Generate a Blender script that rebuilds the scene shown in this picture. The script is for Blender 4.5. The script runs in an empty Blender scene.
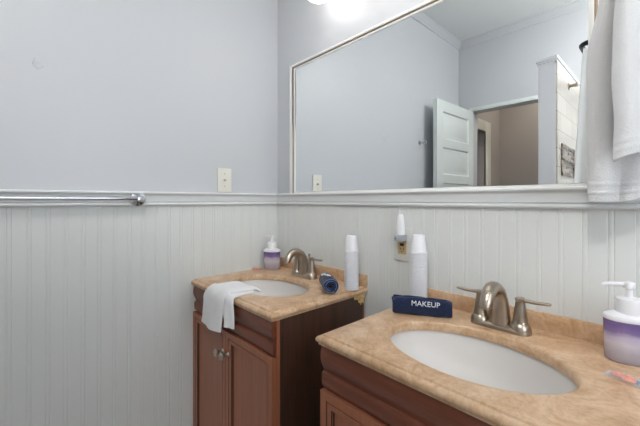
import bpy, bmesh, math, random
from mathutils import Vector, Matrix, noise
random.seed(7)
PI = math.pi
C = bpy.context.scene.collection
S = bpy.context.scene

# ------------------------------------------------------------------ camera
H = 0.82                      # height of the vanity tops
cam_d = bpy.data.cameras.new('camera'); cam = bpy.data.objects.new('camera', cam_d); C.objects.link(cam)
cam.location = (1.4826, -1.066, H + 0.352)
cam.rotation_euler = (PI/2, 0, 0.8196)
cam_d.sensor_width = 36; cam_d.lens = 329.6/640*36; cam_d.shift_y = -12.6/640
cam_d.clip_start = 0.02
S.camera = cam
# ------------------------------------------------------------------ world, exposure
w = bpy.data.worlds.new('world'); S.world = w; w.use_nodes = True
w.node_tree.nodes['Background'].inputs[0].default_value = (0.75, 0.82, 0.9, 1)
w.node_tree.nodes['Background'].inputs[1].default_value = 0.6
S.view_settings.view_transform = 'Standard'; S.view_settings.look = 'None'
S.view_settings.exposure = 0.12; S.view_settings.gamma = 1; S.view_settings.use_curve_mapping = False

GLOBE_STRENGTH = 5.0; CEILING_FILL_STRENGTH = 52.0
def area(name, loc, rot, sx, sy, power, color):
    l = bpy.data.lights.new(name, 'AREA'); l.shape = 'RECTANGLE'; l.size = sx; l.size_y = sy
    l.energy = power; l.color = color
    o = bpy.data.objects.new(name, l); C.objects.link(o); o.location = loc; o.rotation_euler = rot
    return o
# added fill lights: one behind the made-up window, one for the hall
area('added_window_fill', (2.40, -0.72, 1.55), (0, PI/2, 0), 1.0, 0.85, 12, (0.90, 0.95, 1.0))
area('hall_fill_light', (0.75, -2.75, 2.55), (0, 0, 0), 0.3, 0.3, 4, (1.0, 0.90, 0.80))

# ------------------------------------------------------------------ helpers
def newmat(name):
    m = bpy.data.materials.new(name); m.use_nodes = True
    nt = m.node_tree; return m, nt, nt.nodes['Principled BSDF']
def srgb(r, g, b):
    f = lambda c: (c/255/12.92) if c/255 <= .04045 else ((c/255+.055)/1.055)**2.4
    return (f(r), f(g), f(b), 1)
def simple(name, col, rough=.5, metal=0., bump=0., bscale=60., var=0., vscale=8., coat=0., spec=.5, sheen=0., stretch=None):
    m, nt, p = newmat(name); N = nt.nodes; L = nt.links
    p.inputs['Base Color'].default_value = col; p.inputs['Roughness'].default_value = rough
    p.inputs['Metallic'].default_value = metal; p.inputs['Coat Weight'].default_value = coat
    p.inputs['Specular IOR Level'].default_value = spec
    p.inputs['Sheen Weight'].default_value = sheen
    tc = N.new('ShaderNodeTexCoord'); src = tc.outputs['Object']
    if stretch:
        mp = N.new('ShaderNodeMapping'); mp.inputs['Scale'].default_value = stretch
        L.new(src, mp.inputs[0]); src = mp.outputs[0]
    if var:
        n = N.new('ShaderNodeTexNoise'); n.inputs['Scale'].default_value = vscale; n.inputs['Detail'].default_value = 5
        L.new(src, n.inputs['Vector'])
        r = N.new('ShaderNodeValToRGB')
        a = [max(0, c*(1-var)) for c in col[:3]]+[1]; b = [min(1, c*(1+var)) for c in col[:3]]+[1]
        r.color_ramp.elements[0].color = a; r.color_ramp.elements[1].color = b
        r.color_ramp.elements[0].position = .3; r.color_ramp.elements[1].position = .7
        L.new(n.outputs['Fac'], r.inputs[0]); L.new(r.outputs[0], p.inputs['Base Color'])
    if bump:
        n = N.new('ShaderNodeTexNoise'); n.inputs['Scale'].default_value = bscale; n.inputs['Detail'].default_value = 3
        L.new(src, n.inputs['Vector'])
        b = N.new('ShaderNodeBump'); b.inputs['Strength'].default_value = bump; b.inputs['Distance'].default_value = .002
        L.new(n.outputs['Fac'], b.inputs['Height']); L.new(b.outputs[0], p.inputs['Normal'])
    return m
def marble(name):
    m, nt, p = newmat(name); N = nt.nodes; L = nt.links
    tc = N.new('ShaderNodeTexCoord')
    n1 = N.new('ShaderNodeTexNoise'); n1.inputs['Scale'].default_value = 11; n1.inputs['Detail'].default_value = 9
    n1.inputs['Roughness'].default_value = .7; n1.inputs['Distortion'].default_value = 1.2
    n2 = N.new('ShaderNodeTexNoise'); n2.inputs['Scale'].default_value = 110; n2.inputs['Detail'].default_value = 4
    L.new(tc.outputs['Object'], n1.inputs['Vector']); L.new(tc.outputs['Object'], n2.inputs['Vector'])
    r = N.new('ShaderNodeValToRGB'); e = r.color_ramp.elements
    e[0].position = .28; e[0].color = srgb(180, 138, 100); e[1].position = .72; e[1].color = srgb(232, 204, 176)
    x = e.new(.48); x.color = srgb(208, 172, 136)
    x = e.new(.56); x.color = srgb(218, 186, 153)
    L.new(n1.outputs['Fac'], r.inputs[0])
    r2 = N.new('ShaderNodeValToRGB'); e = r2.color_ramp.elements
    e[0].position = .3; e[0].color = (.72, .66, .6, 1); e[1].position = .55; e[1].color = (1, 1, 1, 1)
    L.new(n2.outputs['Fac'], r2.inputs[0])
    mx = N.new('ShaderNodeMixRGB'); mx.blend_type = 'MULTIPLY'; mx.inputs[0].default_value = .55
    L.new(r.outputs[0], mx.inputs[1]); L.new(r2.outputs[0], mx.inputs[2]); L.new(mx.outputs[0], p.inputs['Base Color'])
    p.inputs['Roughness'].default_value = .32
    return m
def wood(name, a, b, rough=.35, axis='Z', coat=.25):
    m, nt, p = newmat(name); N = nt.nodes; L = nt.links
    tc = N.new('ShaderNodeTexCoord'); mp = N.new('ShaderNodeMapping')
    mp.inputs['Scale'].default_value = {'Z': (26, 26, 1.6), 'X': (1.6, 26, 26)}[axis]
    L.new(tc.outputs['Object'], mp.inputs[0])
    n = N.new('ShaderNodeTexNoise'); n.inputs['Scale'].default_value = 2.2; n.inputs['Detail'].default_value = 7
    n.inputs['Roughness'].default_value = .65
    L.new(mp.outputs[0], n.inputs['Vector'])
    r = N.new('ShaderNodeValToRGB'); e = r.color_ramp.elements
    e[0].position = .3; e[0].color = a; e[1].position = .7; e[1].color = b
    L.new(n.outputs['Fac'], r.inputs[0]); L.new(r.outputs[0], p.inputs['Base Color'])
    p.inputs['Roughness'].default_value = rough; p.inputs['Coat Weight'].default_value = coat
    p.inputs['Coat Roughness'].default_value = .2
    return m
M = {}
M['upper'] = simple('upper_wall_paint', srgb(203, 206, 210), .42, bump=.08, bscale=90)
M['bead'] = simple('wainscot_paint', srgb(224, 227, 225), .4, bump=.05, bscale=60)
M['trim'] = simple('trim_paint', srgb(226, 229, 230), .3)
M['ceil'] = simple('ceiling_paint', srgb(236, 238, 238), .7)
M['framew'] = simple('frame_white', srgb(244, 244, 240), .3)
M['doorp'] = simple('door_paint', srgb(226, 233, 231), .35)
M['floor'] = simple('floor_vinyl', srgb(205, 200, 193), .4, var=.15, vscale=6)
M['hall'] = simple('hall_wall_paint', srgb(196, 188, 182), .6)
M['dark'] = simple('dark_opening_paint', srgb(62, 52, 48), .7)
M['marble'] = marble('cultured_marble')
M['china'] = simple('white_china', srgb(224, 221, 218), .35)
M['wood'] = wood('cherry_wood', srgb(150, 93, 66), srgb(170, 106, 76), .40)
M['woodx'] = wood('cherry_wood_rail', srgb(98, 52, 36), srgb(132, 72, 50), .40, 'X')
M['glaze'] = simple('dark_groove_glaze', srgb(70, 38, 26), .45)
M['side'] = wood('dark_side_laminate', srgb(58, 37, 26), srgb(82, 54, 40), .45, coat=.05)
M['nickel'] = simple('brushed_nickel', srgb(176, 164, 150), .28, 1.0, bump=.03, bscale=300)
M['chrome'] = simple('chrome', srgb(205, 208, 212), .1, 1.0)
M['pewter'] = simple('pewter_knob', srgb(190, 182, 170), .38, 1.0, var=.15, vscale=80)
M['terry'] = simple('white_terry', srgb(238, 238, 240), .95, bump=.9, bscale=420, sheen=.3, spec=.1)
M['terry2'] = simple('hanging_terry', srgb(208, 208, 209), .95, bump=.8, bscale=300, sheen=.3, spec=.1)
M['navy'] = simple('navy_terry', srgb(36, 46, 76), .95, bump=.9, bscale=420, sheen=.25, spec=.1, var=.2, vscale=120)
M['thread'] = simple('white_thread', srgb(235, 238, 245), .8)
M['thread2'] = simple('pale_hem_thread', srgb(120, 140, 185), .8)
M['plate'] = simple('plate_plastic', srgb(222, 223, 219), .35)
M['white'] = simple('white_plastic', srgb(240, 240, 244), .3)
M['ivory'] = simple('ivory_plastic', srgb(232, 230, 220), .35)
M['almond'] = simple('almond_plastic', srgb(206, 178, 132), .35)
M['slot'] = simple('dark_slot', srgb(45, 35, 28), .6)
M['grey'] = simple('grey_plastic', srgb(176, 182, 188), .35)
M['bronze'] = simple('bronze_lip', srgb(142, 118, 96), .4, .3)
M['black'] = simple('dark_metal', srgb(52, 52, 56), .4, .6)
M['curtain'] = simple('curtain_cloth', srgb(248, 247, 244), .8, bump=.2, bscale=120)
M['orange'] = simple('orange_piece', srgb(240, 122, 56), .5, var=.25, vscale=90)
M['blue'] = simple('blue_piece', srgb(60, 72, 120), .5)
M['glue'] = simple('glue_lump', srgb(214, 180, 122), .8, bump=.6, bscale=160, var=.3, vscale=70)
def mirror_mat():
    m, nt, p = newmat('mirror_silver'); p.inputs['Base Color'].default_value = (.90, .93, .935, 1)
    p.inputs['Metallic'].default_value = 1; p.inputs['Roughness'].default_value = 0.0; return m
M['mirror'] = mirror_mat()
def glow(name, col, s):
    m, nt, p = newmat(name); p.inputs['Base Color'].default_value = (.9, .9, .9, 1)
    p.inputs['Emission Color'].default_value = col; p.inputs['Emission Strength'].default_value = s; return m
M['globe'] = glow('lit_globe_glass', (1.0, .945, .90, 1), GLOBE_STRENGTH)
M['fill_dome'] = glow('fill_dome_glow', (1.0, .97, .93, 1), CEILING_FILL_STRENGTH)  # glow of the added ceiling lamp, a fill for the room
def clear(name, col, rough, a):
    m, nt, p = newmat(name); p.inputs['Base Color'].default_value = col
    p.inputs['Roughness'].default_value = rough; p.inputs['Alpha'].default_value = a; return m
M['wrap'] = clear('clear_wrapper', (.93, .95, 1, 1), .08, .26)
M['cup'] = clear('cup_plastic', srgb(242, 243, 248), .3, .93)
def soap_mat():
    m, nt, p = newmat('lavender_soap_bottle'); N = nt.nodes; L = nt.links
    tc = N.new('ShaderNodeTexCoord'); sp = N.new('ShaderNodeSeparateXYZ'); L.new(tc.outputs['Object'], sp.inputs[0])
    n = N.new('ShaderNodeTexNoise'); n.inputs['Scale'].default_value = 45; L.new(tc.outputs['Object'], n.inputs['Vector'])
    ad = N.new('ShaderNodeMath'); ad.operation = 'MULTIPLY_ADD'; ad.inputs[1].default_value = .016
    L.new(n.outputs['Fac'], ad.inputs[0]); L.new(sp.outputs['Z'], ad.inputs[2])
    mr = N.new('ShaderNodeMapRange'); mr.inputs[1].default_value = 0.0; mr.inputs[2].default_value = .108
    L.new(ad.outputs[0], mr.inputs[0])
    r = N.new('ShaderNodeValToRGB'); e = r.color_ramp.elements
    e[0].position = 0; e[0].color = srgb(172, 168, 184); e[1].position = 1; e[1].color = srgb(122, 100, 160)
    for q, c in ((.12, (158, 150, 158)), (.3, (176, 168, 178)), (.48, (205, 198, 208)), (.60, (190, 178, 202)), (.70, (132, 112, 160)), (.85, (112, 92, 146))):
        x = e.new(q); x.color = srgb(*c)
    L.new(mr.outputs[0], r.inputs[0]); L.new(r.outputs[0], p.inputs['Base Color'])
    p.inputs['Roughness'].default_value = .12; p.inputs['Coat Weight'].default_value = .6
    return m
M['soap'] = soap_mat()
def tile_mat():
    m, nt, p = newmat('cream_tile'); N = nt.nodes; L = nt.links
    tc = N.new('ShaderNodeTexCoord'); sp = N.new('ShaderNodeSeparateXYZ'); L.new(tc.outputs['Object'], sp.inputs[0])
    cb = N.new('ShaderNodeCombineXYZ'); L.new(sp.outputs['Y'], cb.inputs[0]); L.new(sp.outputs['Z'], cb.inputs[1])
    b = N.new('ShaderNodeTexBrick'); b.inputs['Scale'].default_value = 1
    b.inputs['Color1'].default_value = srgb(212, 208, 200); b.inputs['Color2'].default_value = srgb(203, 198, 188)
    b.inputs['Mortar'].default_value = srgb(176, 164, 146); b.inputs['Mortar Size'].default_value = .0025
    b.inputs['Brick Width'].default_value = .32; b.inputs['Row Height'].default_value = .105
    L.new(cb.outputs[0], b.inputs['Vector']); L.new(b.outputs['Color'], p.inputs['Base Color'])
    p.inputs['Roughness'].default_value = .2; return m
M['tile'] = tile_mat()
def mosaic_mat():
    m, nt, p = newmat('brown_mosaic'); N = nt.nodes; L = nt.links
    tc = N.new('ShaderNodeTexCoord'); sp = N.new('ShaderNodeSeparateXYZ'); L.new(tc.outputs['Object'], sp.inputs[0])
    cb = N.new('ShaderNodeCombineXYZ'); L.new(sp.outputs['Y'], cb.inputs[0]); L.new(sp.outputs['Z'], cb.inputs[1])
    b = N.new('ShaderNodeTexBrick'); b.inputs['Scale'].default_value = 1
    b.inputs['Color1'].default_value = srgb(70, 58, 50); b.inputs['Color2'].default_value = srgb(168, 156, 142)
    b.inputs['Mortar'].default_value = srgb(150, 140, 128); b.inputs['Mortar Size'].default_value = .002
    b.inputs['Brick Width'].default_value = .06; b.inputs['Row Height'].default_value = .022
    L.new(cb.outputs[0], b.inputs['Vector']); L.new(b.outputs['Color'], p.inputs['Base Color'])
    p.inputs['Roughness'].default_value = .25; return m
M['mosaic'] = mosaic_mat()

def obj(name, bm, m, parent=None, smooth=35, loc=None):
    bmesh.ops.remove_doubles(bm, verts=bm.verts, dist=1e-6)
    bmesh.ops.recalc_face_normals(bm, faces=bm.faces)
    me = bpy.data.meshes.new(name); bm.to_mesh(me); bm.free()
    if smooth:
        me.shade_smooth(); me.set_sharp_from_angle(angle=math.radians(smooth))
    else: me.shade_flat()
    if m: me.materials.append(M[m] if isinstance(m, str) else m)
    o = bpy.data.objects.new(name, me); C.objects.link(o)
    if parent: o.parent = parent
    if loc: o.location = loc
    return o
def tag(o, label, cat, group=None, kind=None):
    o['label'] = label; o['category'] = cat
    if group: o['group'] = group
    if kind: o['kind'] = kind
    return o
def empty(name, loc, label, cat, rz=0, group=None):
    o = bpy.data.objects.new(name, None); C.objects.link(o); o.location = loc; o.rotation_euler = (0, 0, rz)
    o.empty_display_size = .05
    return tag(o, label, cat, group)
def struct(name, bm, m, parent=None, smooth=35):
    o = obj(name, bm, m, parent, smooth)
    if not parent: o['kind'] = 'structure'
    return o
def copy_tree(o, parent=None):
    c = o.copy(); C.objects.link(c); c.parent = parent
    for ch in list(o.children): copy_tree(ch, c)
    return c
def box(bm, x0, x1, y0, y1, z0, z1, bev=0, seg=2):
    r = bmesh.ops.create_cube(bm, size=1); vs = r['verts']
    for v in vs:
        v.co = Vector((x0+(v.co.x+.5)*(x1-x0), y0+(v.co.y+.5)*(y1-y0), z0+(v.co.z+.5)*(z1-z0)))
    if bev:
        es = list({e for v in vs for e in v.link_edges})
        bmesh.ops.bevel(bm, geom=es, offset=bev, segments=seg, affect='EDGES', profile=.6)
def B(): return bmesh.new()
def bx(*a, **k):
    bm = B(); box(bm, *a, **k); return bm
def loft(bm, rings, cap0=True, cap1=True, closed=True):
    R = [[bm.verts.new(p) for p in r] for r in rings]; n = len(R[0])
    for a, b in zip(R, R[1:]):
        for i in range(n if closed else n-1):
            j = (i+1) % n
            bm.faces.new((a[i], a[j], b[j], b[i]))
    if cap0: bm.faces.new(R[0][::-1])
    if cap1: bm.faces.new(R[-1])
    return R
def lathe(bm, prof, seg=32, c=(0, 0, 0), sx=1, sy=1, mat=None, cap0=True, cap1=True):
    rings = []
    for r, z in prof:
        ring = []
        for i in range(seg):
            t = 2*PI*i/seg; p = Vector((r*sx*math.cos(t), r*sy*math.sin(t), z))
            if mat: p = mat @ p
            ring.append(p+Vector(c))
        rings.append(ring)
    loft(bm, rings, cap0, cap1)
def tube(bm, pts, rad, seg=16, up=(1, 0, 0), cap=True):
    """rad: list of r or (r_up, r_side)"""
    pts = [Vector(p) for p in pts]; rings = []; u = Vector(up)
    for i, p in enumerate(pts):
        t = (pts[min(i+1, len(pts)-1)]-pts[max(i-1, 0)]).normalized()
        a = (u - t*u.dot(t)).normalized(); b = t.cross(a); u = a
        r = rad[i] if isinstance(rad, (list, tuple)) else rad
        ra, rb = r if isinstance(r, tuple) else (r, r)
        rings.append([p + a*ra*math.cos(2*PI*k/seg) + b*rb*math.sin(2*PI*k/seg) for k in range(seg)])
    loft(bm, rings, cap, cap)
def smoothpath(pts, n=6):
    """Catmull-Rom through tuples of any dimension"""
    out = []; P = [pts[0]]+list(pts)+[pts[-1]]
    for i in range(1, len(P)-2):
        for k in range(n):
            t = k/n
            out.append(tuple(.5*((2*b)+(-a+c)*t+(2*a-5*b+4*c-d)*t*t+(-a+3*b-3*c+d)*t**3)
                             for a, b, c, d in zip(P[i-1], P[i], P[i+1], P[i+2])))
    out.append(tuple(pts[-1])); return out
def extr(bm, prof, a, b, along):
    """closed profile [(out, z)] extruded from a to b along 'x' (out = -y), 'xb' (out=+y) or 'y' (out = +x), 'yl' (out=-x)"""
    def pt(o, z, s):
        return {'x': (s, -o, z), 'xb': (s, o, z), 'y': (o, s, z), 'yl': (-o, s, z)}[along]
    loft(bm, [[pt(o, z, s) for o, z in prof] for s in (a, b)])

# ------------------------------------------------------------------ the room
L_Y = -2.272; R_X = 2.3; CZ = 2.758; T = .12
RB, RT = H+.329, H+.388
struct('floor', bx(-T, R_X+T, -4.2, T, -.1, 0), 'floor')
struct('ceiling', bx(-T, R_X+T, -4.2, T, CZ, CZ+.1), 'ceil')
bm = B(); box(bm, -T, 0, L_Y-T, T, 0, CZ)
# small filled patch in the paint, once a fixing hole
for k in range(7):
    a = k*.9; r = .006+.003*(k % 3)
    lathe(bm, [(r, 0), (r*.9, .0010), (r*.5, .0018+.0004*k % .002)], 12, (0, -1.0+.012*math.cos(a)*(.4+.1*k), H+.824+.013*math.sin(a)*(.4+.1*k)), mat=Matrix.Rotation(PI/2, 3, 'Y'))
struct('wall_left', bm, 'upper')
struct('wall_front', bx(0, R_X+T, 0, T, 0, CZ), 'upper')
bm = B()                                                       # right wall with an opening for the invented window
WY0, WY1, WZ0, WZ1 = -1.15, -.30, 1.05, 2.05
box(bm, R_X, R_X+T, L_Y-T, WY0, 0, CZ); box(bm, R_X, R_X+T, WY1, 0, 0, CZ)
box(bm, R_X, R_X+T, WY0, WY1, 0, WZ0); box(bm, R_X, R_X+T, WY0, WY1, WZ1, CZ)
struct('wall_right', bm, 'upper', smooth=0)
bm = B()
for y0, y1, z0, z1 in ((WY0-.07, WY0, WZ0-.07, WZ1+.07), (WY1, WY1+.07, WZ0-.07, WZ1+.07), (WY0, WY1, WZ1, WZ1+.07), (WY0, WY1, WZ0-.07, WZ0), (WY0, WY1, 1.53, 1.57)):
    box(bm, R_X-.02, R_X+.02, y0, y1, z0, z1)
wf = struct('added_window_1', bm, 'trim', smooth=0)  # unseen window, added as a source for the room's brightness
obj('added_pane', bx(R_X+.05, R_X+.056, WY0, WY1, WZ0, WZ1), clear('added_window_glass', (.95, .98, 1, 1), .02, .15), wf)
DX0, DX1, DZ = .135, .845, H+1.225
bm = B()                                                       # back wall around the doorway
box(bm, 0, DX0, L_Y-T, L_Y, 0, CZ); box(bm, DX1, R_X, L_Y-T, L_Y, 0, CZ); box(bm, DX0, DX1, L_Y-T, L_Y, DZ, CZ)
struct('wall_back', bm, 'upper', smooth=0)
bm = B()                                                       # slim door casing
box(bm, DX0-.005, DX1+.03, L_Y, L_Y+.012, DZ, DZ+.035, .003); box(bm, DX1, DX1+.03, L_Y, L_Y+.012, 0, DZ, .003)
box(bm, DX0-.03, DX0-.002, L_Y, L_Y+.012, 0, DZ+.035, .003)
struct('trim_1', bm, 'doorp')
# beadboard: one board profile every 50 mm, a raised bead between two fine grooves
def beadprofile(a, b, off):
    pts = [(a, .006)]; k = math.ceil((a-off+.01)/.05)
    while off+k*.05 < b-.01:
        c = off+k*.05; e = .0075
        pts += [(c-e, .006), (c-e+.0014, .0048), (c-e+.0026, .0048)]
        for j in range(7):
            t = PI*j/6; pts.append((c-.0049*math.cos(t), .0050+.0012*math.sin(t)))
        pts += [(c+e-.0026, .0048), (c+e-.0014, .0048), (c+e, .006)]
        k += 1
    pts.append((b, .006)); return pts
bm = B(); p = beadprofile(0, R_X, .03); p = [(0, 0)]+p+[(R_X, 0)]
loft(bm, [[(x, -o, z) for x, o in p] for z in (0, RB+.02)])
struct('trim_2', bm, 'bead', smooth=14)
bm = B(); p = beadprofile(.006, -L_Y, .025); p = [(.006, 0)]+p+[(-L_Y, 0)]
loft(bm, [[(o, -y, z) for y, o in p] for z in (0, RB+.02)])
struct('trim_3', bm, 'bead', smooth=14)
bm = B(); p = beadprofile(0, DX0-.03, .025); p = [(0, 0)]+p+[(DX0-.03, 0)]
loft(bm, [[(x, L_Y+o, z) for x, o in p] for z in (0, RB+.02)])
struct('trim_4', bm, 'bead', smooth=14)
# chair rail
rail = [(0, RT), (.024, RT), (.0275, RT-.003), (.0275, RT-.0075), (.024, RT-.011), (.020, RT-.013), (.0175, RT-.018),
        (.0165, RB+.018), (.012, RB+.0155), (.012, RB+.0145)]
for j in range(9):
    t = PI*j/8; rail.append((.012+.0085*math.sin(t), RB+.0075+.0065*math.cos(t)))
rail += [(.012, RB), (0, RB)]
bm = B(); extr(bm, rail, 0, R_X, 'x'); struct('trim_5', bm, 'trim', smooth=40)
bm = B(); extr(bm, rail, L_Y, 0, 'y'); struct('trim_6', bm, 'trim', smooth=40)
crown = [(0, CZ-.062), (.008, CZ-.062), (.010, CZ-.054), (.018, CZ-.047), (.030, CZ-.024), (.038, CZ-.012), (.044, CZ-.009), (.044, CZ), (0, CZ)]
bm = B(); extr(bm, crown, L_Y, 0, 'y'); struct('trim_7', bm, 'upper', smooth=40)
bm = B(); loft(bm, [[(s, L_Y+o, z) for o, z in crown] for s in (0, R_X)]); struct('trim_8', bm, 'upper', smooth=40)
bm = B(); extr(bm, crown, 0, R_X, 'x'); struct('trim_9', bm, 'upper', smooth=40)
bm = B(); box(bm, .006, .02, L_Y, -.5, 0, .12, .003); struct('baseboard_left', bm, 'trim')
bm = B(); box(bm, .636, .837, -.02, -.006, 0, .12, .003); box(bm, 1.475, R_X, -.02, -.006, 0, .12, .003); struct('baseboard_front', bm, 'trim')

# hall beyond the doorway
HL, HY = .10, -3.12
bm = B()
box(bm, HL-T, HL, -2.42, L_Y-T, 0, CZ); box(bm, HL-T, HL, -2.66, -2.42, H+1.09, CZ); box(bm, HL-T, HL, HY, -2.66, 0, CZ)
box(bm, HL-T, R_X, HY-T, HY, 0, CZ); box(bm, 1.6, 1.6+T, HY, L_Y-T, 0, CZ)
struct('wall_hall', bm, 'hall', smooth=0)
bm = B(); box(bm, HL, HL+.018, -2.80, -2.66, 0, H+1.20, .003); box(bm, HL, HL+.018, -2.66, -2.42, H+1.09, H+1.20, .003); box(bm, HL, HL+.018, -2.42, -2.40, 0, H+1.20, .002)
struct('trim_10', bm, 'ivory')
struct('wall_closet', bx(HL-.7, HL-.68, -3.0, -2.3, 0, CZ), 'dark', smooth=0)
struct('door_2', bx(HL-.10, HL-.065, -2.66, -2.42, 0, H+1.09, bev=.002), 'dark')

# ------------------------------------------------------------------ panelled leaf
def rings_front(bm, x0, x1, z0, z1, steps, glaze):
    """nested rectangles facing -y; steps = [(inset, y)]; returns nothing, closes the centre"""
    R = []
    for i, y in steps:
        R.append([(x0+i, y, z0+i), (x1-i, y, z0+i), (x1-i, y, z1-i), (x0+i, y, z1-i)])
    RV = loft(bm, R, cap0=False, cap1=True)
    for k in glaze:
        for i in range(4):
            j = (i+1) % 4
            for f in RV[k][i].link_faces:
                if RV[k+1][i] in f.verts and RV[k][j] in f.verts: f.material_index = 1
def door_leaf(x0, x1, z0, z1, thick, panels, steps, glaze=()):
    """slab with framed panels on the front face (y = 0 front, back at +thick)"""
    bm = B()
    zs = sorted({z0, z1, *[p[0] for p in panels], *[p[1] for p in panels]})
    sx = panels[0][2]
    for a, b in zip(zs, zs[1:]):
        pan = any(abs(a-p[0]) < 1e-6 and abs(b-p[1]) < 1e-6 for p in panels)
        for u, v in ((x0, x0+sx), (x0+sx, x1-sx), (x1-sx, x1)):
            if pan and u == x0+sx:
                rings_front(bm, u, v, a, b, [(0, 0)]+steps, glaze)
            else:
                bm.faces.new([bm.verts.new(q) for q in ((u, 0, a), (v, 0, a), (v, 0, b), (u, 0, b))])
    for q in (((x0, 0, z0), (x0, thick, z0), (x0, thick, z1), (x0, 0, z1)), ((x1, 0, z0), (x1, thick, z0), (x1, thick, z1), (x1, 0, z1)),
              ((x0, 0, z0), (x1, 0, z0), (x1, thick, z0), (x0, thick, z0)), ((x0, 0, z1), (x1, 0, z1), (x1, thick, z1), (x0, thick, z1)),
              ((x0, thick, z0), (x1, thick, z0), (x1, thick, z1), (x0, thick, z1))):
        bm.faces.new([bm.verts.new(p) for p in q])
    bmesh.ops.remove_doubles(bm, verts=bm.verts, dist=1e-5)
    return bm
# room door, open against the left wall: width .68 along y
DW = .675
pan = []; ph = (DZ-.02-.10-.14-5*.072)/6
for k in range(6):
    a = .16+k*(ph+.072); pan.append((a, a+ph, .10))
bm = door_leaf(0, DW, .01, DZ-.006, .035, pan, [(.010, .012), (.030, .012), (.042, .008)])
d = obj('door_1', bm, 'doorp', smooth=30); d['kind'] = 'structure'
d.location = (.150, L_Y+.014, 0); d.rotation_euler = (0, 0, math.radians(92.5))
bm = B(); lathe(bm, [(.03, 0), (.03, .004), (.010, .010), (.010, .035), (.024, .045), (.028, .058), (.020, .068), (0.001, .070)], 24, (DW-.06, 0, .96), mat=Matrix.Rotation(PI/2, 3, 'X'))
obj('door_knob', bm, 'nickel', d)

# ------------------------------------------------------------------ shower partition, tiles, curtain
PX0, PX1, PY, PZ = .946, 1.037, -1.2, H+1.150
t = bpy.data.objects.new('shower_partition', None); C.objects.link(t); t.location = (0, 0, 0)
tag(t, 'white boxed shower partition with flat cap, tiled on its shower side', 'partition')
bm = B(); box(bm, PX0, PX1-.012, L_Y+.001, PY, 0, PZ)
box(bm, PX0+.006, PX1-.006, PY-.002, PY+.004, .10, PZ-.03, .002)
obj('partition_body', bm, 'white', t)
bm = B(); box(bm, PX0-.010, PX1+.006, L_Y+.001, PY+.014, PZ, PZ+.022, .005); box(bm, PX0-.004, PX1, L_Y+.001, PY+.008, PZ-.010, PZ, .002); obj('partition_cap', bm, 'white', t)
obj('tile_face', bx(PX1-.012, PX1, L_Y+.001, PY-.012, 0, PZ-.01), 'tile', t)
bm = B(); N0, N1, NZ0, NZ1 = -1.66, -1.30, H+.50, H+.685
for q in ((N0, N0+.02, NZ0, NZ1), (N1-.02, N1, NZ0, NZ1), (N0, N1, NZ0, NZ0+.02), (N0, N1, NZ1-.02, NZ1)):
    box(bm, PX1, PX1+.006, q[0], q[1], q[2], q[3], .001)
box(bm, PX1, PX1+.0015, N0, N1, NZ0, NZ1)
box(bm, PX1, PX1+.012, N0+.01, N1-.01, (NZ0+NZ1)/2-.004, (NZ0+NZ1)/2+.004)
o = obj('mosaic_niche', bm, 'mosaic', t); o['label'] = 'brown mosaic niche panel'
bm = B(); lathe(bm, [(.022, 0), (.022, .004), (.010, .010), (.009, .03), (.013, .034), (.013, .045), (.001, .047)], 20, (PX1, -1.50, H+1.065), mat=Matrix.Rotation(PI/2, 3, 'Y'))
o = obj('shower_bracket', bm, 'nickel', t); o['label'] = 'small metal bracket'
struct('trim_11', bx(PX1, R_X, PY-.10, PY-.02, 0, .38, bev=.01), 'white')
RODX, RODY, RODZ = 1.150, -1.14, H+1.172
t = bpy.data.objects.new('curtain_rod', None); C.objects.link(t); tag(t, 'dark metal shower curtain rod with its corner end showing past the curtain', 'curtain rod')
bm = B()
pth = [(R_X-.002, RODY, RODZ)]+[(RODX+.04, RODY, RODZ)]+[(RODX+.04-.04*math.sin(a), RODY-.04+.04*math.cos(a), RODZ) for a in (PI/8, PI/4, 3*PI/8)]+[(RODX, RODY-.04, RODZ), (RODX, L_Y+.002, RODZ)]
tube(bm, pth, .0125, 14, up=(0, 0, 1)); obj('rod', bm, 'black', t)
bm = B(); lathe(bm, [(.03, 0), (.03, .006), (.016, .015), (.016, .03)], 20, (RODX, L_Y, RODZ), mat=Matrix.Rotation(-PI/2, 3, 'X')); obj('flange', bm, 'black', t)
bm = B(); lathe(bm, [(.03, 0), (.03, .006), (.016, .015), (.016, .03)], 20, (R_X, RODY, RODZ), mat=Matrix.Rotation(-PI/2, 3, 'Y')); obj('flange', bm, 'black', t)
bm = B(); nu, nv = 150, 24; grid = []
for j in range(nv+1):
    v = j/nv; row = []
    for i in range(nu+1):
        u = i/nu; x = RODX+.014-.085*v**.8+u*(.75+.08*v)
        amp = .010+.010*v
        row.append(bm.verts.new((x, RODY+amp*math.sin(u*48+.6*math.sin(u*13)+2.4)+.002, RODZ-.03-v*1.85)))
    grid.append(row)
for j in range(nv):
    for i in range(nu): bm.faces.new((grid[j][i], grid[j][i+1], grid[j+1][i+1], grid[j+1][i]))
o = obj('shower_curtain', bm, 'curtain', smooth=80); tag(o, 'white shower curtain hanging in folds from the dark rod, seen in the mirror', 'shower curtain')
md = o.modifiers.new('thick', 'SOLIDIFY'); md.thickness = .003
for k in range(9):
    bm = B(); cx = RODX+.05+k*.088; pts = [(cx, RODY+.021*math.cos(a), RODZ-.006+.023*math.sin(a)) for a in [2*PI*q/16 for q in range(17)]]
    tube(bm, pts, .0022, 8, up=(1, 0, 0)); obj('curtain_ring', bm, 'black', o)

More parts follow.
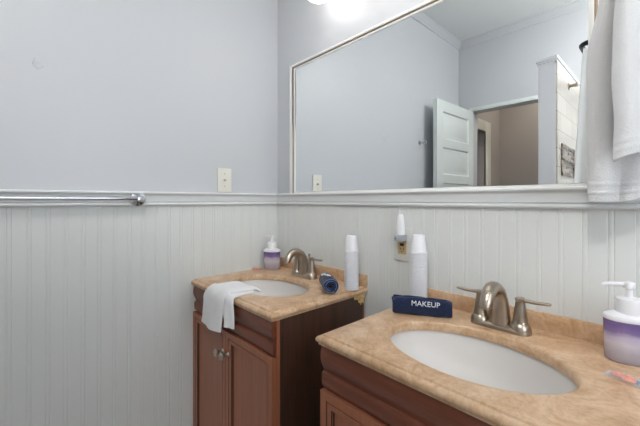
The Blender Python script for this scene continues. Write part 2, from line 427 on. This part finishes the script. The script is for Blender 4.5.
# ------------------------------------------------------------------ mirror
MX0, MX1, MZ0, MZ1 = .132, 1.377, RT, H+1.043
t = empty('wall_mirror', ((MX0+MX1)/2, 0, MZ0), 'wide frameless-looking wall mirror with thin white and bronze edging standing on the white rail', 'mirror')
t['label'] = 'wide rectangular wall mirror with a thin white and bronze frame above the white rail'
hx = (MX1-MX0)/2; hz = MZ1-MZ0
obj('glass', bx(-hx+.012, hx-.012, -.012, -.001, .008, hz-.012), 'mirror', t, smooth=0)
def frame_ring(a, ta, b, tb, d, name, m):
    """members between insets a..b at the sides and ta..tb at the top, front at depth d"""
    bm = B()
    for q in ((-hx+a, -hx+b, 0, hz-ta), (hx-b, hx-a, 0, hz-ta), (-hx+b, hx-b, hz-tb, hz-ta)):
        box(bm, q[0], q[1], -d, -.001, q[2], q[3], .0012)
    return obj(name, bm, m, t)
frame_ring(0, 0, .020, .011, .020, 'frame', 'framew')
o = frame_ring(.020, .011, .027, .0165, .0165, 'inner_edging', 'bronze'); o['label'] = 'bronze inner edging strip'
frame_ring(.027, .0165, .039, .0245, .0150, 'bevel_reflection', 'framew')  # white strip stands in for the glass bevel and the frame's reflection
obj('bottom_strip', bx(-hx+.039, hx-.039, -.016, -.001, 0, .007, bev=.001), 'framew', t)

# made-up ceiling lamp behind the camera, added to brighten the room
t = empty('added_ceiling_lamp', (1.55, -1.55, CZ), 'added unseen semi-flush ceiling lamp that brightens the bathroom', 'ceiling lamp')
bm = B(); lathe(bm, [(.10, 0), (.10, -.02), (.19, -.030), (.19, -.038), (.16, -.040)], 40); obj('base', bm, 'white', t)
bm = B(); lathe(bm, [(.012, -.03), (.012, -.16)], 16); obj('stem', bm, 'nickel', t)
bm = B(); lathe(bm, [(.001, -.155), (.10, -.158), (.160, -.170), (.165, -.190), (.145, -.220), (.105, -.245), (.05, -.258), (.001, -.261)], 40); obj('shade', bm, 'fill_dome', t)

# ------------------------------------------------------------------ vanity light bar above the mirror
GX = [.465, .755, 1.045]; GY = -.125; GZ = H+1.262; GR = .072
t = empty('vanity_light', (.90, 0, GZ), 'globe vanity light bar on the wall above the mirror, lit, cut by the top edge', 'light fixture')
bm = B(); box(bm, -.53, .24, -.025, 0, .03, .14, .006); obj('backplate', bm, 'nickel', t)
for gx in GX:
    x = gx-.90
    bm = B(); tube(bm, smoothpath([(x, -.022, .085), (x, -.07, .098), (x, GY, .095), (x, GY, .075)], 5), .008, 12)
    lathe(bm, [(.012, .085), (.034, .078), (.036, .062), (.030, .058)], 24, (x, GY, 0)); hold = obj('globe_holder', bm, 'nickel', t)
    bm = B(); lathe(bm, [(max(.001, GR*math.sin(a)), -GR*math.cos(a)) for a in [PI*k/16*.84 for k in range(17)]], 32, (x, GY, 0)); obj('globe', bm, 'globe', hold)

# ------------------------------------------------------------------ vanities
VW, VD = .635, .48
def rect_pts(x0, x1, y0, y1, n=20):
    p = []
    for k in range(n): p.append((x0+(x1-x0)*k/n, y0))
    for k in range(n): p.append((x1, y0+(y1-y0)*k/n))
    for k in range(n): p.append((x1-(x1-x0)*k/n, y1))
    for k in range(n): p.append((x0, y1-(y1-y0)*k/n))
    return p
def make_top(x, label):
    t = empty('bathroom_vanity', (x, 0, 0), label, 'vanity')
    cx, cy, a, b = VW/2, -.275, .204, .141
    base = rect_pts(.02, VW-.02, -VD+.02, -.002)
    ang = [math.atan2((q[1]-cy)/b, (q[0]-cx)/a) for q in base]
    ell = lambda da, z: [(cx+(a+da)*math.cos(k), cy+(b+da)*math.sin(k), z) for k in ang]
    def rr(i, z): return [(p[0], p[1], z) for p in rect_pts(i, VW-i, -VD+i, -.002)]
    bm = B()
    rings = [ell(.010, -.026), ell(.002, -.026), ell(0, -.022), ell(0, -.005), ell(.002, -.0018), ell(.006, -.0002), ell(.009, 0),
             rr(.018, 0), rr(.015, -.0008), rr(.0135, -.0032), rr(.0125, -.0045), rr(.008, -.0052), rr(.004, -.0068), rr(.001, -.0105), rr(0, -.014),
             rr(0.0005, -.018), rr(.003, -.0215), rr(.006, -.023), rr(.006, -.028), rr(.03, -.028), ell(.010, -.028)]
    loft(bm, rings, False, False)
    ct = obj('countertop', bm, 'marble', t, smooth=40, loc=(0, 0, H)); ct['label'] = 'tan marble countertop'
    bm = B(); box(bm, .001, VW-.001, -.018, -.007, 0, .048, .0025); obj('backsplash', bm, 'marble', ct)
    bm = B(); prof = []
    A2, B2 = a+.008, b+.008
    pr = [(1.0, -.026), (.985, -.040), (.95, -.066), (.88, -.095), (.76, -.120), (.58, -.138), (.36, -.147), (.15, -.150), (.10, -.151)]
    rings = [[(cx+A2*s*math.cos(k), cy+B2*s*math.sin(k), z) for k in ang] for s, z in pr]
    rings = rings + [[(cx+(A2*s+.008)*math.cos(k), cy+(B2*s+.008)*math.sin(k), z-.008) for k in ang] for s, z in pr[::-1]]
    loft(bm, rings+[rings[0]], False, False)
    bs = obj('sink_basin', bm, 'china', t, smooth=60, loc=(0, 0, H)); bs['label'] = 'white oval basin'
    bm = B(); lathe(bm, [(.024, -.152), (.024, -.147), (.018, -.146), (.016, -.149), (.0, -.147)], 24, (cx, cy, 0)); obj('drain', bm, 'nickel', bs)
    return t, ct
van1, top1 = make_top(0, 'cherry wood vanity with tan marble top in the far left corner, both doors in view')
van2, top2 = make_top(.837, 'near right cherry wood vanity with tan marble top, cut off by the bottom edge')
bm = B()                                                        # crumbly glue lump under the far top's rear corner
for k, (y, z, r) in enumerate([(-.028, -.036, .016), (-.045, -.040, .013), (-.060, -.036, .011), (-.074, -.034, .009), (-.036, -.052, .013), (-.050, -.050, .009), (-.026, -.058, .009), (-.040, -.064, .007)]):
    r_ = bmesh.ops.create_icosphere(bm, subdivisions=2, radius=r, matrix=Matrix.Translation((VW-.012, y, z)))
    for v in r_['verts']:
        v.co += Vector((0, 1, 1))*.25*r*noise.noise(v.co*110); v.co.x = VW-.012+(v.co.x-(VW-.012))*.5
o = obj('glue_residue', bm, 'glue', top1, smooth=0); o['label'] = 'crumbly pale glue lump under the rear corner'

def make_cabinet(t):
    X0, X1, Y0, Y1, ZT = .010, VW-.010, -.452, -.02, H-.028
    bm = B()
    box(bm, X0, X1, Y1-.008, Y1, 0, ZT); box(bm, X0+.016, X1-.016, Y0+.02, Y1-.008, .10, .118)
    box(bm, X0, X0+.045, Y0, Y0+.012, 0, ZT, .001); box(bm, X1-.045, X1, Y0, Y0+.012, 0, ZT, .001)
    box(bm, X0+.045, X1-.045, Y0, Y0+.012, ZT-.15, ZT, .001); box(bm, X0+.045, X1-.045, Y0, Y0+.012, .08, .12, .001)
    box(bm, X0+.045, X1-.045, Y0+.05, Y0+.062, 0, .08)
    obj('face_frame', bm, 'wood', t)
    for a, b in ((X0, X0+.016), (X1-.016, X1)):
        o = obj('side_panel', bx(a, b, Y0+.0125, Y1-.009, 0, ZT, bev=.001), 'side', t); o['label'] = 'dark plain side panel'
    # bowed apron with a second moulding under it
    f = -Y0
    prof = [(f, ZT), (f+.012, ZT), (f+.016, ZT-.010), (f+.0185, ZT-.024), (f+.0185, ZT-.036), (f+.016, ZT-.048), (f+.011, ZT-.058), (f+.007, ZT-.066), (f+.006, ZT-.072),
            (f+.008, ZT-.0735), (f+.013, ZT-.076), (f+.0145, ZT-.081), (f+.0145, ZT-.100), (f+.012, ZT-.110), (f+.008, ZT-.114), (f, ZT-.115)]
    bm = B(); extr(bm, prof, X0, X1-.002, 'x'); obj('apron', bm, 'woodx', t, smooth=28)
    ZD1, ZD0 = ZT-.119, .075; mid = (X0+X1)/2; hw = (X1-X0)/2-.0015
    st = [(.0012, .0012), (.0020, .0042), (.0042, .0042), (.0052, .0008), (.0185, .0018), (.0195, .0050), (.0215, .0050), (.0240, .0095), (.0300, .0105)]
    for s, xa in ((-1, X0), (1, mid+.0015)):
        bm = door_leaf(0, hw, 0, ZD1-ZD0, .018, [(.020, ZD1-ZD0-.020, .020)], st, (1, 5, 7))
        dd = obj('door', bm, 'wood', t, smooth=25, loc=(xa, Y0-.0195, ZD0)); dd.data.materials.append(M['glaze'])
        kx = hw-.020 if s < 0 else .020
        bm = B(); lathe(bm, [(.008, 0), (.0075, .003), (.0050, .006), (.0050, .016), (.009, .020), (.0150, .025), (.0150, .029), (.011, .033), (.001, .0345)], 24, (kx, 0, ZD1-ZD0-.080), mat=Matrix.Rotation(PI/2, 3, 'X'))
        k = obj('knob', bm, 'pewter', dd); k['label'] = 'round pewter knob'
    return t
make_cabinet(van1); make_cabinet(van2)

# ------------------------------------------------------------------ faucets
def make_faucet(x, label):
    t = empty('faucet', (x, -.078, H), label, 'faucet', group=None)
    bm = B()
    def stad(hx_, r, z, n=12):
        p = []
        for k in range(n+1): a = -PI/2+PI*k/n; p.append((hx_+r*math.cos(a), r*math.sin(a), z))
        for k in range(n+1): a = PI/2+PI*k/n; p.append((-hx_+r*math.cos(a), r*math.sin(a), z))
        return p
    loft(bm, [stad(.051, .0265, 0), stad(.051, .0265, .007), stad(.051, .0245, .011), stad(.051, .019, .014), stad(.05, .012, .016)])
    for s in (-1, 1): lathe(bm, [(.026, .006), (.0255, .012), (.0235, .019), (.020, .0245), (.0185, .0265), (.0185, .028)], 28, (s*.051, 0, 0))
    obj('base_plate', bm, 'nickel', t)
    # spout: broad foot narrowing into a high arc
    key = [(0, .008, .028, .025), (0, .035, .0265, .0225), (-.002, .065, .024, .0195), (-.010, .092, .0215, .0175), (-.028, .112, .0195, .0165),
           (-.054, .120, .018, .0158), (-.079, .111, .017, .0152), (-.095, .093, .0162, .0148), (-.101, .078, .0155, .0145)]
    P = smoothpath(key, 5); bm = B()
    tube(bm, [(0, p[0], p[1]) for p in P], [(p[2], p[3]) for p in P], 28, up=(1, 0, 0))
    sp = obj('spout', bm, 'nickel', t)
    bm = B(); lathe(bm, [(.0115, -.002), (.0115, .004)], 24, (0, -.101, .0775)); obj('aerator', bm, 'pewter', sp)
    for s in (-1, 1):
        bm = B()
        lathe(bm, [(.0185, .028), (.0172, .032), (.0162, .045), (.0140, .062), (.0120, .076), (.0112, .082), (.0112, .086), (.0125, .088), (.0125, .092), (.008, .0945), (.001, .095)], 28, (s*.051, 0, 0))
        hd = obj('handle', bm, 'nickel', t)
        kk = [(.006, .088, .0055, .006), (.018, .0875, .0050, .0055), (.030, .0870, .0046, .0058), (.044, .0875, .0044, .0068), (.056, .0885, .0042, .0078), (.065, .0890, .0036, .0070), (.069, .0890, .0020, .0035)]
        P = smoothpath(kk, 4); bm = B()
        tube(bm, [(s*(.051+p[0]), 0, p[1]) for p in P], [(p[2], p[3]) for p in P], 16, up=(0, 0, 1))
        obj('lever', bm, 'nickel', hd)
    bm = B(); tube(bm, [(0, .030, 0), (0, .030, .088)], .0022, 10); lathe(bm, [(.002, .084), (.003, .088), (.0055, .097), (.0050, .101), (.001, .1025)], 16, (0, .030, 0))
    obj('lift_rod', bm, 'nickel', t)
    return t
make_faucet(.3175, 'brushed nickel two-handle faucet at the far left sink')
make_faucet(1.1545, 'brushed nickel two-handle faucet at the near right sink')

# ------------------------------------------------------------------ cup stacks
def cup_stack(x, y, where, hgt, r, top, n):
    pitch = (hgt-top)/n; rb = r*.72; bm = B()
    lathe(bm, [(r, 0), (r+.0007, .0006), (r+.0007, .0044), (r*.94, .0052), (rb, top-.004), (rb-.0015, top-.001), (rb-.004, top), (rb-.006, top-.0015), (rb-.007, top-.004), (.001, top-.004)], 32, cap0=False)
    first = obj('paper_cup', bm, 'cup', loc=(x, y, H+.0003))
    for k in range(n+1):
        o = first if k == 0 else first.copy()
        if k: C.objects.link(o); o.location = (x, y, H+.0003+k*pitch)
        tag(o, ('topmost upside-down white cup of the stack ' if k == n else 'white cup nested below the topmost cup ')+where, 'cup', 'white cups stacked '+where)
cup_stack(.610, -.080, 'at the far vanity rear corner', .212, .0280, .062, 22)
cup_stack(.897, -.066, 'behind the navy lettered cloth', .236, .0292, .061, 25)

# ------------------------------------------------------------------ soap dispensers
def soap(x, y, label, rz):
    t = empty('soap_dispenser', (x, y, H), label, 'soap dispenser', rz)
    SX, SY = 1.0, .70
    bm = B(); lathe(bm, [(.039, 0), (.0425, .003), (.0435, .010), (.0442, .050), (.045, .085), (.045, .092)], 40, sx=SX, sy=SY); obj('bottle', bm, 'soap', t)
    bm = B(); lathe(bm, [(.045, .090), (.0463, .092), (.0463, .096), (.044, .1000), (.034, .1045), (.025, .1070), (.018, .108)], 40, sx=SX, sy=SY)
    obj('lid', bm, 'white', t)
    bm = B(); lathe(bm, [(.0235, .105), (.0235, .132), (.022, .137), (.010, .139), (.007, .140), (.0058, .152), (.0062, .158), (.0105, .160), (.0110, .168), (.0095, .1725), (.001, .173)], 28)
    tube(bm, smoothpath([(-.002, 0, .168, .0048), (-.020, 0, .1675, .0042), (-.038, 0, .1665, .0036), (-.046, 0, .163, .0032), (-.047, 0, .160, .003)], 3) and [(p[0], 0, p[2]) for p in smoothpath([(-.002, 0, .168), (-.020, 0, .1675), (-.038, 0, .1665), (-.045, 0, .1645), (-.047, 0, .160)], 4)],
         [.0048-.0018*k/16 for k in range(17)], 12, up=(0, 1, 0))
    obj('pump', bm, 'white', t)
    return t
soap(.075, -.090, 'lavender soap pump bottle in the far corner of the left vanity', math.radians(28))
soap(1.417, -.077, 'lavender soap pump bottle at the right edge beside the near sink', math.radians(24))

# ------------------------------------------------------------------ small wrapped packets
def packet(x, y, rz, label, L_=.055, W_=.026):
    t = empty('wrapped_packet', (x, y, H), label, 'packet', rz)
    bm = B(); nu, nv = 26, 14; up = []; lo = []
    for j in range(nv+1):
        ru, rl = [], []
        for i in range(nu+1):
            u = i/nu*2-1; v = j/nv*2-1
            pinch = 1-.38*max(0, abs(u)-.72)/.28*(-1 if abs(u) > .88 else 1)
            ww = W_/2*pinch; hh = .0095*max(0, 1-abs(u)**4)**.5*max(0, 1-v*v)**.6
            nz = noise.noise(Vector((u*5+x*50, v*4, 1)))*.0035
            ru.append(bm.verts.new((u*L_/2, v*ww, .0025+hh+abs(nz)+.0006)))
            rl.append(bm.verts.new((u*L_/2, v*ww, .0006+.25*abs(nz))))
        up.append(ru); lo.append(rl)
    for g in (up, lo):
        for j in range(nv):
            for i in range(nu): bm.faces.new((g[j][i], g[j][i+1], g[j+1][i+1], g[j+1][i]))
    obj('wrapper', bm, 'wrap', t, smooth=30)
    for k, (px, py, r, m) in enumerate([(-.012, .001, .0088, 'orange'), (.005, -.002, .0092, 'orange'), (.016, .003, .0055, 'blue'), (-.003, .005, .0045, 'blue')]):
        bm = B(); r_ = bmesh.ops.create_icosphere(bm, subdivisions=3, radius=r)
        for v in r_['verts']:
            v.co *= 1+.18*noise.noise(v.co*180+Vector((k, 0, 0))); v.co.x *= 1.25; v.co.z *= .62
            v.co += Vector((px, py, r*.62+.0015))
        o = obj('candy', bm, m, t)
    return t
packet(1.420, -.192, math.radians(-18), 'clear wrapped packet of orange pieces beside the right soap bottle', .062, .030)
packet(.038, -.155, math.radians(60), 'clear wrapped packet with orange pieces beside the far corner soap bottle', .050, .026)

# ------------------------------------------------------------------ navy cloths
def wob(p, s, a): return Vector(p)+Vector((noise.noise(Vector(p)*s), noise.noise(Vector(p)*s+Vector((9, 0, 0))), noise.noise(Vector(p)*s+Vector((0, 7, 0)))))*a
# rolled cloth on the far vanity: a spiral sheet
t = empty('rolled_washcloth', (.568, -.170, H), 'rolled navy washcloth with white embroidery beside the far sink', 'washcloth', math.radians(0))
RL = .118
ax = Vector((.090, -.062, 0)).normalized()            # axis points from rear to the front end
sd = Vector((-ax.y, ax.x, 0))
bm = B(); prof = []
turns = 2.6; n = 110
def sp_pt(a, off):
    r = .0075+.0086*a/(2*PI)+off
    return (-r*math.cos(a+.4), r*math.sin(a+.4))
outer = [sp_pt(2*PI*turns*k/n, .0035) for k in range(n+1)]; inner = [sp_pt(2*PI*turns*k/n, -.0030) for k in range(n+1)]
loop = outer + inner[::-1]; m_ = 14; rings = []
for s in range(m_+1):
    q = s/m_; ring = []
    ed = 1-.06*(abs(q*2-1)**6)
    for a, b in loop:
        p = ax*(q-.5)*RL + sd*a*ed + Vector((0, 0, .0330+b*ed*.95)); ring.append(wob(p, 45, .0022))
    rings.append(ring)
R = [[bm.verts.new(p) for p in r] for r in rings]; nl = len(loop)
for a, b in zip(R, R[1:]):
    for i in range(nl): j = (i+1) % nl; bm.faces.new((a[i], a[j], b[j], b[i]))
for r in (R[0], R[-1]):
    for k in range(n): 
        f_ = (r[k], r[k+1], r[nl-2-k], r[nl-1-k]); bm.faces.new(f_)
obj('cloth', bm, 'navy', t, smooth=60)
bm = B(); q = RL*.5+.0006                              # pale stitched hem on the spiral end
pts = [ax*q + sd*a*.94 + Vector((0, 0, .0330+b*.9)) for a, b in [sp_pt(2*PI*turns*k/n, .0028) for k in range(28, n+1)]]
tube(bm, [wob(p, 45, .0022) for p in pts], .0009, 6, up=ax); obj('hem', bm, 'thread2', t)
bm = B()                                               # white embroidered marks on the upper side
Rr = .0075+.0086*turns+.0035
for (s0, ang, kind) in ((-.022, .80, 0), (.004, 1.05, 1), (.020, 1.25, 2)):
    for k in range(3):
        pts = []
        for e in range(9):
            a2 = ang+.16*math.sin(e/8*2*PI+k)*(1 if kind else 1.3)+.05*k; s2 = s0+.0075*math.cos(e/8*2*PI+k*.7)
            pts.append(wob(ax*s2 + sd*(-math.cos(a2+.25)*(Rr+.0004)) + Vector((0, 0, .0330+math.sin(a2+.25)*(Rr+.0004)*.95)), 45, .0022))
        tube(bm, pts, .0011, 6, up=(0, 0, 1))
obj('embroidery', bm, 'thread', t)
# folded MAKEUP cloth standing on the near vanity
p0 = Vector((.884, -.196, H)); p1 = Vector((1.036, -.112, H)); mid = (p0+p1)/2; dx = p1-p0; ang = math.atan2(dx.y, dx.x); Lc = dx.length
t = empty('makeup_washcloth', mid, 'folded navy washcloth lettered MAKEUP in white on the near vanity', 'washcloth', ang)
bm = B(); rings = []
for s in range(33):
    q = s/32*2-1; ed = max(.05, (1-abs(q)**14))**.5; ring = []
    th = .020*(1-.10*q); hh = .054*(1-.10*(q > 0)*q-.02*math.sin(q*6))
    for k in range(40):
        a = 2*PI*k/40; ca, sa = math.cos(a), math.sin(a)
        yy = th*abs(ca)**.55*(1 if ca > 0 else -1); zz = hh/2+hh/2*abs(sa)**.55*(1 if sa > 0 else -1)
        if ca > 0 and zz > hh*.3: yy *= 1-.25*(zz/hh)
        p = Vector((q*Lc/2, yy*(.8+.2*ed)+.012, max(.0005, hh/2+(zz-hh/2)*(.85+.15*ed))))
        if s not in (0, 32): p.x += .003*noise.noise(Vector((zz*60, 3, s*.2)))
        amp = .0030 if yy > -.1 else 0
        p += Vector((0, noise.noise(Vector((q*3, zz*50, ca)))*amp, noise.noise(Vector((q*5, ca*2, 8)))*.002*(zz/hh)))
        ring.append(p)
    rings.append(ring)
loft(bm, rings)
mc = obj('cloth', bm, 'navy', t, smooth=60)
bm = B()                                               # two fold edges seen at its left end and along the top
tube(bm, [wob((-Lc/2+.003+.9*Lc*k/20, -.004+.010, .0545-.003*(k/20)), 30, .003) for k in range(21)], .0030, 8, up=(0, 0, 1))
tube(bm, [wob((-Lc/2+.001, .012-.018*(1-k/12)*0+.016*math.cos(k/12*PI), .004+.048*k/12), 30, .002) for k in range(13)], .0030, 8, up=(1, 0, 0))
obj('fold_edge', bm, 'navy', t)
def text_mesh(s, size, depth):
    cu = bpy.data.curves.new('t', 'FONT'); cu.body = s; cu.size = size; cu.extrude = depth; cu.offset = 0; cu.align_x = 'CENTER'; cu.resolution_u = 3
    o = bpy.data.objects.new('t', cu); C.objects.link(o)
    me = bpy.data.meshes.new_from_object(o.evaluated_get(bpy.context.evaluated_depsgraph_get()))
    bpy.data.objects.remove(o); bpy.data.curves.remove(cu)
    bm = B(); bm.from_mesh(me); bpy.data.meshes.remove(me); return bm
bm = text_mesh('MAKEUP', .0218, .0010)
for v in bm.verts: v.co = Vector((v.co.x*1.0+.011, -.0098-v.co.z, v.co.y+.0325))
o = obj('lettering', bm, 'thread', t, smooth=0); o['label'] = 'white lettering MAKEUP'

# ------------------------------------------------------------------ white washcloth draped over the front of the far vanity
t = empty('draped_washcloth', (.30, -VD, H), 'white terry washcloth draped over the front edge of the far vanity', 'washcloth')
def drape(bm, xa, xb, path, spread, th, seed):
    """sheet: path = [(y, z)] from sink to hem, width from xa..xb with spread along path"""
    P = smoothpath(path, 6); n = len(P); nu = 22; top, bot = [], []
    for k, (y, z) in enumerate(P):
        q = k/(n-1); w0, w1 = spread(q); row, row2 = [], []
        y0, z0 = P[max(0, k-1)]; y1, z1 = P[min(n-1, k+1)]; ty, tz = y1-y0, z1-z0; l = math.hypot(ty, tz); ny, nz = tz/l, -ty/l
        if nz < -.2 or (abs(nz) <= .2 and ny > 0): ny, nz = -ny, -nz
        for i in range(nu+1):
            u = i/nu; x = w0+(w1-w0)*u
            wv = (.006*math.sin(u*7+seed+q*2)+.004*noise.noise(Vector((u*4, q*6, seed))))*min(1, q*1.2+.25)
            e = th*(1-.6*abs(2*u-1)**8)
            s = max(0.0008, wv+.006) if q > .4 else max(.0005, wv*.5+.003)
            row.append(bm.verts.new((x, y+ny*(s+e), z+nz*(s+e)))); row2.append(bm.verts.new((x, y+ny*s, z+nz*s)))
        top.append(row); bot.append(row2)
    for g in (top, bot):
        for k in range(n-1):
            for i in range(nu): bm.faces.new((g[k][i], g[k][i+1], g[k+1][i+1], g[k+1][i]))
    for k in range(n-1):
        for i in (0, nu): bm.faces.new((top[k][i], top[k+1][i], bot[k+1][i], bot[k][i]))
    for k in (0, n-1):
        for i in range(nu): bm.faces.new((top[k][i], top[k][i+1], bot[k][i+1], bot[k][i]))
yF = 0.0
bm = B()
drape(bm, 0, 0, [(.118, -.010), (.095, .004), (.06, .006), (.020, .006), (-.004, .000), (-.014, -.018), (-.016, -.05), (-.017, -.090), (-.018, -.138)],
      lambda q: (-.072-.050*max(0, q-.35)/.65+.010*(1-q), .090-.048*max(0, q-.35)/.65), .012, 1.3)
o = obj('cloth', bm, 'terry', t, smooth=80)
md = o.modifiers.new('s', 'SUBSURF'); md.levels = 1; md.render_levels = 1
bm = B()
drape(bm, 0, 0, [(.085, -.0005), (.05, -.0005), (.018, -.0005), (-.001, -.005), (-.004, -.022), (-.003, -.05), (-.003, -.08), (-.003, -.108)],
      lambda q: (0.0+.045*q, .096+.016*q), .009, 3.1)
o = obj('under_layer', bm, 'terry', t, smooth=80)

# ------------------------------------------------------------------ hanging towel right of the mirror
t = empty('hanging_towel', (1.455, -.07, H+.345), 'large white terry towel hanging in folds at the right edge of the mirror', 'towel')
def towel_layer(name, keys, waves, th, zt, seed, hem):
    """keys: [(z, x0, x1, y0, y1)] left/right edges with height; waves: fold shape"""
    P = smoothpath(keys, 16); nu = 56; z_end = keys[-1][0]; bm = B(); g = []
    for k, (z, x0, x1, y0, y1) in enumerate(P):
        q = k/(len(P)-1); row = []
        for i in range(nu+1):
            u = i/nu
            f = waves(u, q); zz = z+hem(u)*q**6
            d_ = z-z_end
            f += (.0022 if (.018 < d_ < .024 or .036 < d_ < .042) else 0)
            p = Vector((x0+(x1-x0)*u, y0+(y1-y0)*u - f, zz))
            p += Vector((noise.noise(Vector((u*4, q*5, seed))), noise.noise(Vector((u*5, q*4, seed+5))), 0))*.006*q
            row.append(bm.verts.new(p-Vector(t.location)))
        g.append(row)
    for k in range(len(P)-1):
        for i in range(nu): bm.faces.new((g[k][i], g[k][i+1], g[k+1][i+1], g[k+1][i]))
    o = obj(name, bm, 'terry2', t, smooth=80)
    m = o.modifiers.new('t', 'SOLIDIFY'); m.thickness = th; m.offset = 0
    m = o.modifiers.new('s', 'SUBSURF'); m.levels = 1; m.render_levels = 1
    return o
Z = lambda z: H+z
towel_layer('rear_layer', [(Z(.90), 1.41, 1.455, -.085, -.075), (Z(.84), 1.382, 1.46, -.09, -.07), (Z(.76), 1.366, 1.475, -.09, -.06), (Z(.66), 1.350, 1.48, -.09, -.06), (Z(.48), 1.352, 1.485, -.09, -.055), (Z(.40), 1.352, 1.48, -.09, -.055), (Z(.348), 1.352, 1.475, -.09, -.055)],
            lambda u, q: .028*math.exp(-((u-.22)/.20)**2)+.010*math.sin(u*11+1+.5*q)*(.4+.6*q), .011, 0, 2.2, lambda u: .085*max(0, u-.45)**1.4)
towel_layer('front_layer', [(Z(.90), 1.425, 1.46, -.10, -.09), (Z(.80), 1.405, 1.50, -.125, -.09), (Z(.72), 1.400, 1.55, -.135, -.09), (Z(.62), 1.398, 1.56, -.14, -.09), (Z(.52), 1.400, 1.565, -.14, -.09), (Z(.43), 1.402, 1.57, -.14, -.09)],
            lambda u, q: .030*math.exp(-((u-.16)/.15)**2)+.016*math.sin(u*9+2)*q, .012, 0, 5.5, lambda u: .10*u)
t2 = empty('towel_hook', (1.455, 0, H+.875), 'metal wall hook carrying the white towel right of the mirror', 'hook')
bm = B(); lathe(bm, [(.024, 0), (.024, .004), (.012, .010)], 24, mat=Matrix.Rotation(PI/2, 3, 'X')); obj('plate', bm, 'chrome', t2)
bm = B(); tube(bm, smoothpath([(0, -.006, 0), (0, -.05, -.004), (0, -.08, -.006), (0, -.095, .006), (0, -.098, .022)], 5), .006, 12); obj('arm', bm, 'chrome', t2)

# ------------------------------------------------------------------ wall plates
t = empty('outlet_plate', (.800, -.0065, H+.190), 'white outlet plate with almond socket on the beadboard between the vanities', 'electrical outlet')
obj('plate', bx(-.037, .037, -.006, 0, -.061, .061, bev=.002), 'plate', t)
bm = B(); box(bm, -.017, .017, -.0085, -.005, -.036, .034, .001); rc = obj('socket', bm, 'almond', t); rc['label'] = 'almond-coloured socket face'
bm = B()
for z0 in (-.020,):
    box(bm, -.0075, -.0055, -.0095, -.008, z0-.001, z0+.007); box(bm, .0055, .0075, -.0095, -.008, z0-.001, z0+.007)
    lathe(bm, [(.0022, 0), (.0022, .001)], 12, (0, -.0085, z0-.007), mat=Matrix.Rotation(PI/2, 3, 'X'))
box(bm, -.008, .008, -.0105, -.008, -.0060, .0035, .0006)
obj('slot', bm, 'slot', rc)
for z in (-.049, .049):
    bm = B(); lathe(bm, [(.003, 0), (.0028, .001), (.001, .0012)], 14, (0, -.006, z), mat=Matrix.Rotation(PI/2, 3, 'X'))
    obj('screw', bm, 'ivory', t)
t = empty('plug_in_freshener', (.806, -.0150, H+.208), 'white plug-in air freshener in the upper socket between the vanities', 'air freshener')
bm = B(); box(bm, -.017, .017, -.036, 0, -.004, .020, .004); o = obj('plug_body', bm, 'grey', t); o['label'] = 'grey lower housing'
bm = B()
loft(bm, [[(a*w_, -.017+b*d_, z) for a, b in [(math.cos(2*PI*k/24), math.sin(2*PI*k/24)) for k in range(24)]] for z, w_, d_ in ((.018, .0165, .013), (.035, .0165, .013), (.060, .0145, .0125), (.085, .0115, .0105), (.094, .008, .007))])
obj('refill_cover', bm, 'white', t)
bm = B(); box(bm, -.0105, -.0065, -.0375, -.035, .004, .010, .0008); obj('dial', bm, 'slot', t)

t = empty('cable_plate', (.0005, -.3165, H+.450), 'ivory cable jack plate on the upper wall above the rail', 'wall plate')
obj('plate', bx(0, .006, -.036, .036, -.057, .057, bev=.002), 'ivory', t)
bm = B(); lathe(bm, [(.0065, 0), (.0065, .003), (.0045, .003), (.0045, .010), (.003, .010)], 18, (.006, 0, .0), mat=Matrix.Rotation(PI/2, 3, 'Y')); o = obj('jack', bm, 'pewter', t); o['label'] = 'threaded metal jack'
for z in (-.030, .030):
    bm = B(); lathe(bm, [(.003, 0), (.0028, .001), (.001, .0012)], 14, (.006, 0, z), mat=Matrix.Rotation(PI/2, 3, 'Y')); obj('screw', bm, 'almond', t)

# ------------------------------------------------------------------ towel bar on the left wall
TY, TZ, TO = -.700, H+.3575, .062
t = empty('towel_bar', (.0165, TY, TZ), 'chrome towel bar fixed along the white rail of the left wall', 'towel bar')
ry = Matrix.Rotation(PI/2, 3, 'Y')
for yy in (0, -.61):
    bm = B(); lathe(bm, [(.030, 0), (.030, .006), (.027, .010), (.012, .014), (.010, .022), (.010, .034), (.0125, .037), (.0125, .050), (.010, .053), (.001, .0535)], 36, (0, yy, 0), mat=ry)
    obj('post', bm, 'chrome', t)
bm = B(); tube(bm, [(.044, 0, .002), (.044, -.61, .002)], .0085, 18, up=(0, 0, 1)); obj('bar', bm, 'chrome', t)

t = empty('robe_hook', (.0, -1.510, H+.845), 'chrome robe hook on the left wall, seen in the mirror', 'hook')
bm = B(); lathe(bm, [(.020, 0), (.020, .004), (.009, .009), (.007, .03), (.007, .045), (.012, .050), (.012, .056), (.001, .057)], 24, mat=ry); obj('post', bm, 'chrome', t)
bm = B(); tube(bm, smoothpath([(.03, 0, -.004), (.045, 0, -.018), (.058, 0, -.014), (.062, 0, .002)], 5), .0045, 10, up=(0, 1, 0)); obj('hook', bm, 'chrome', t)
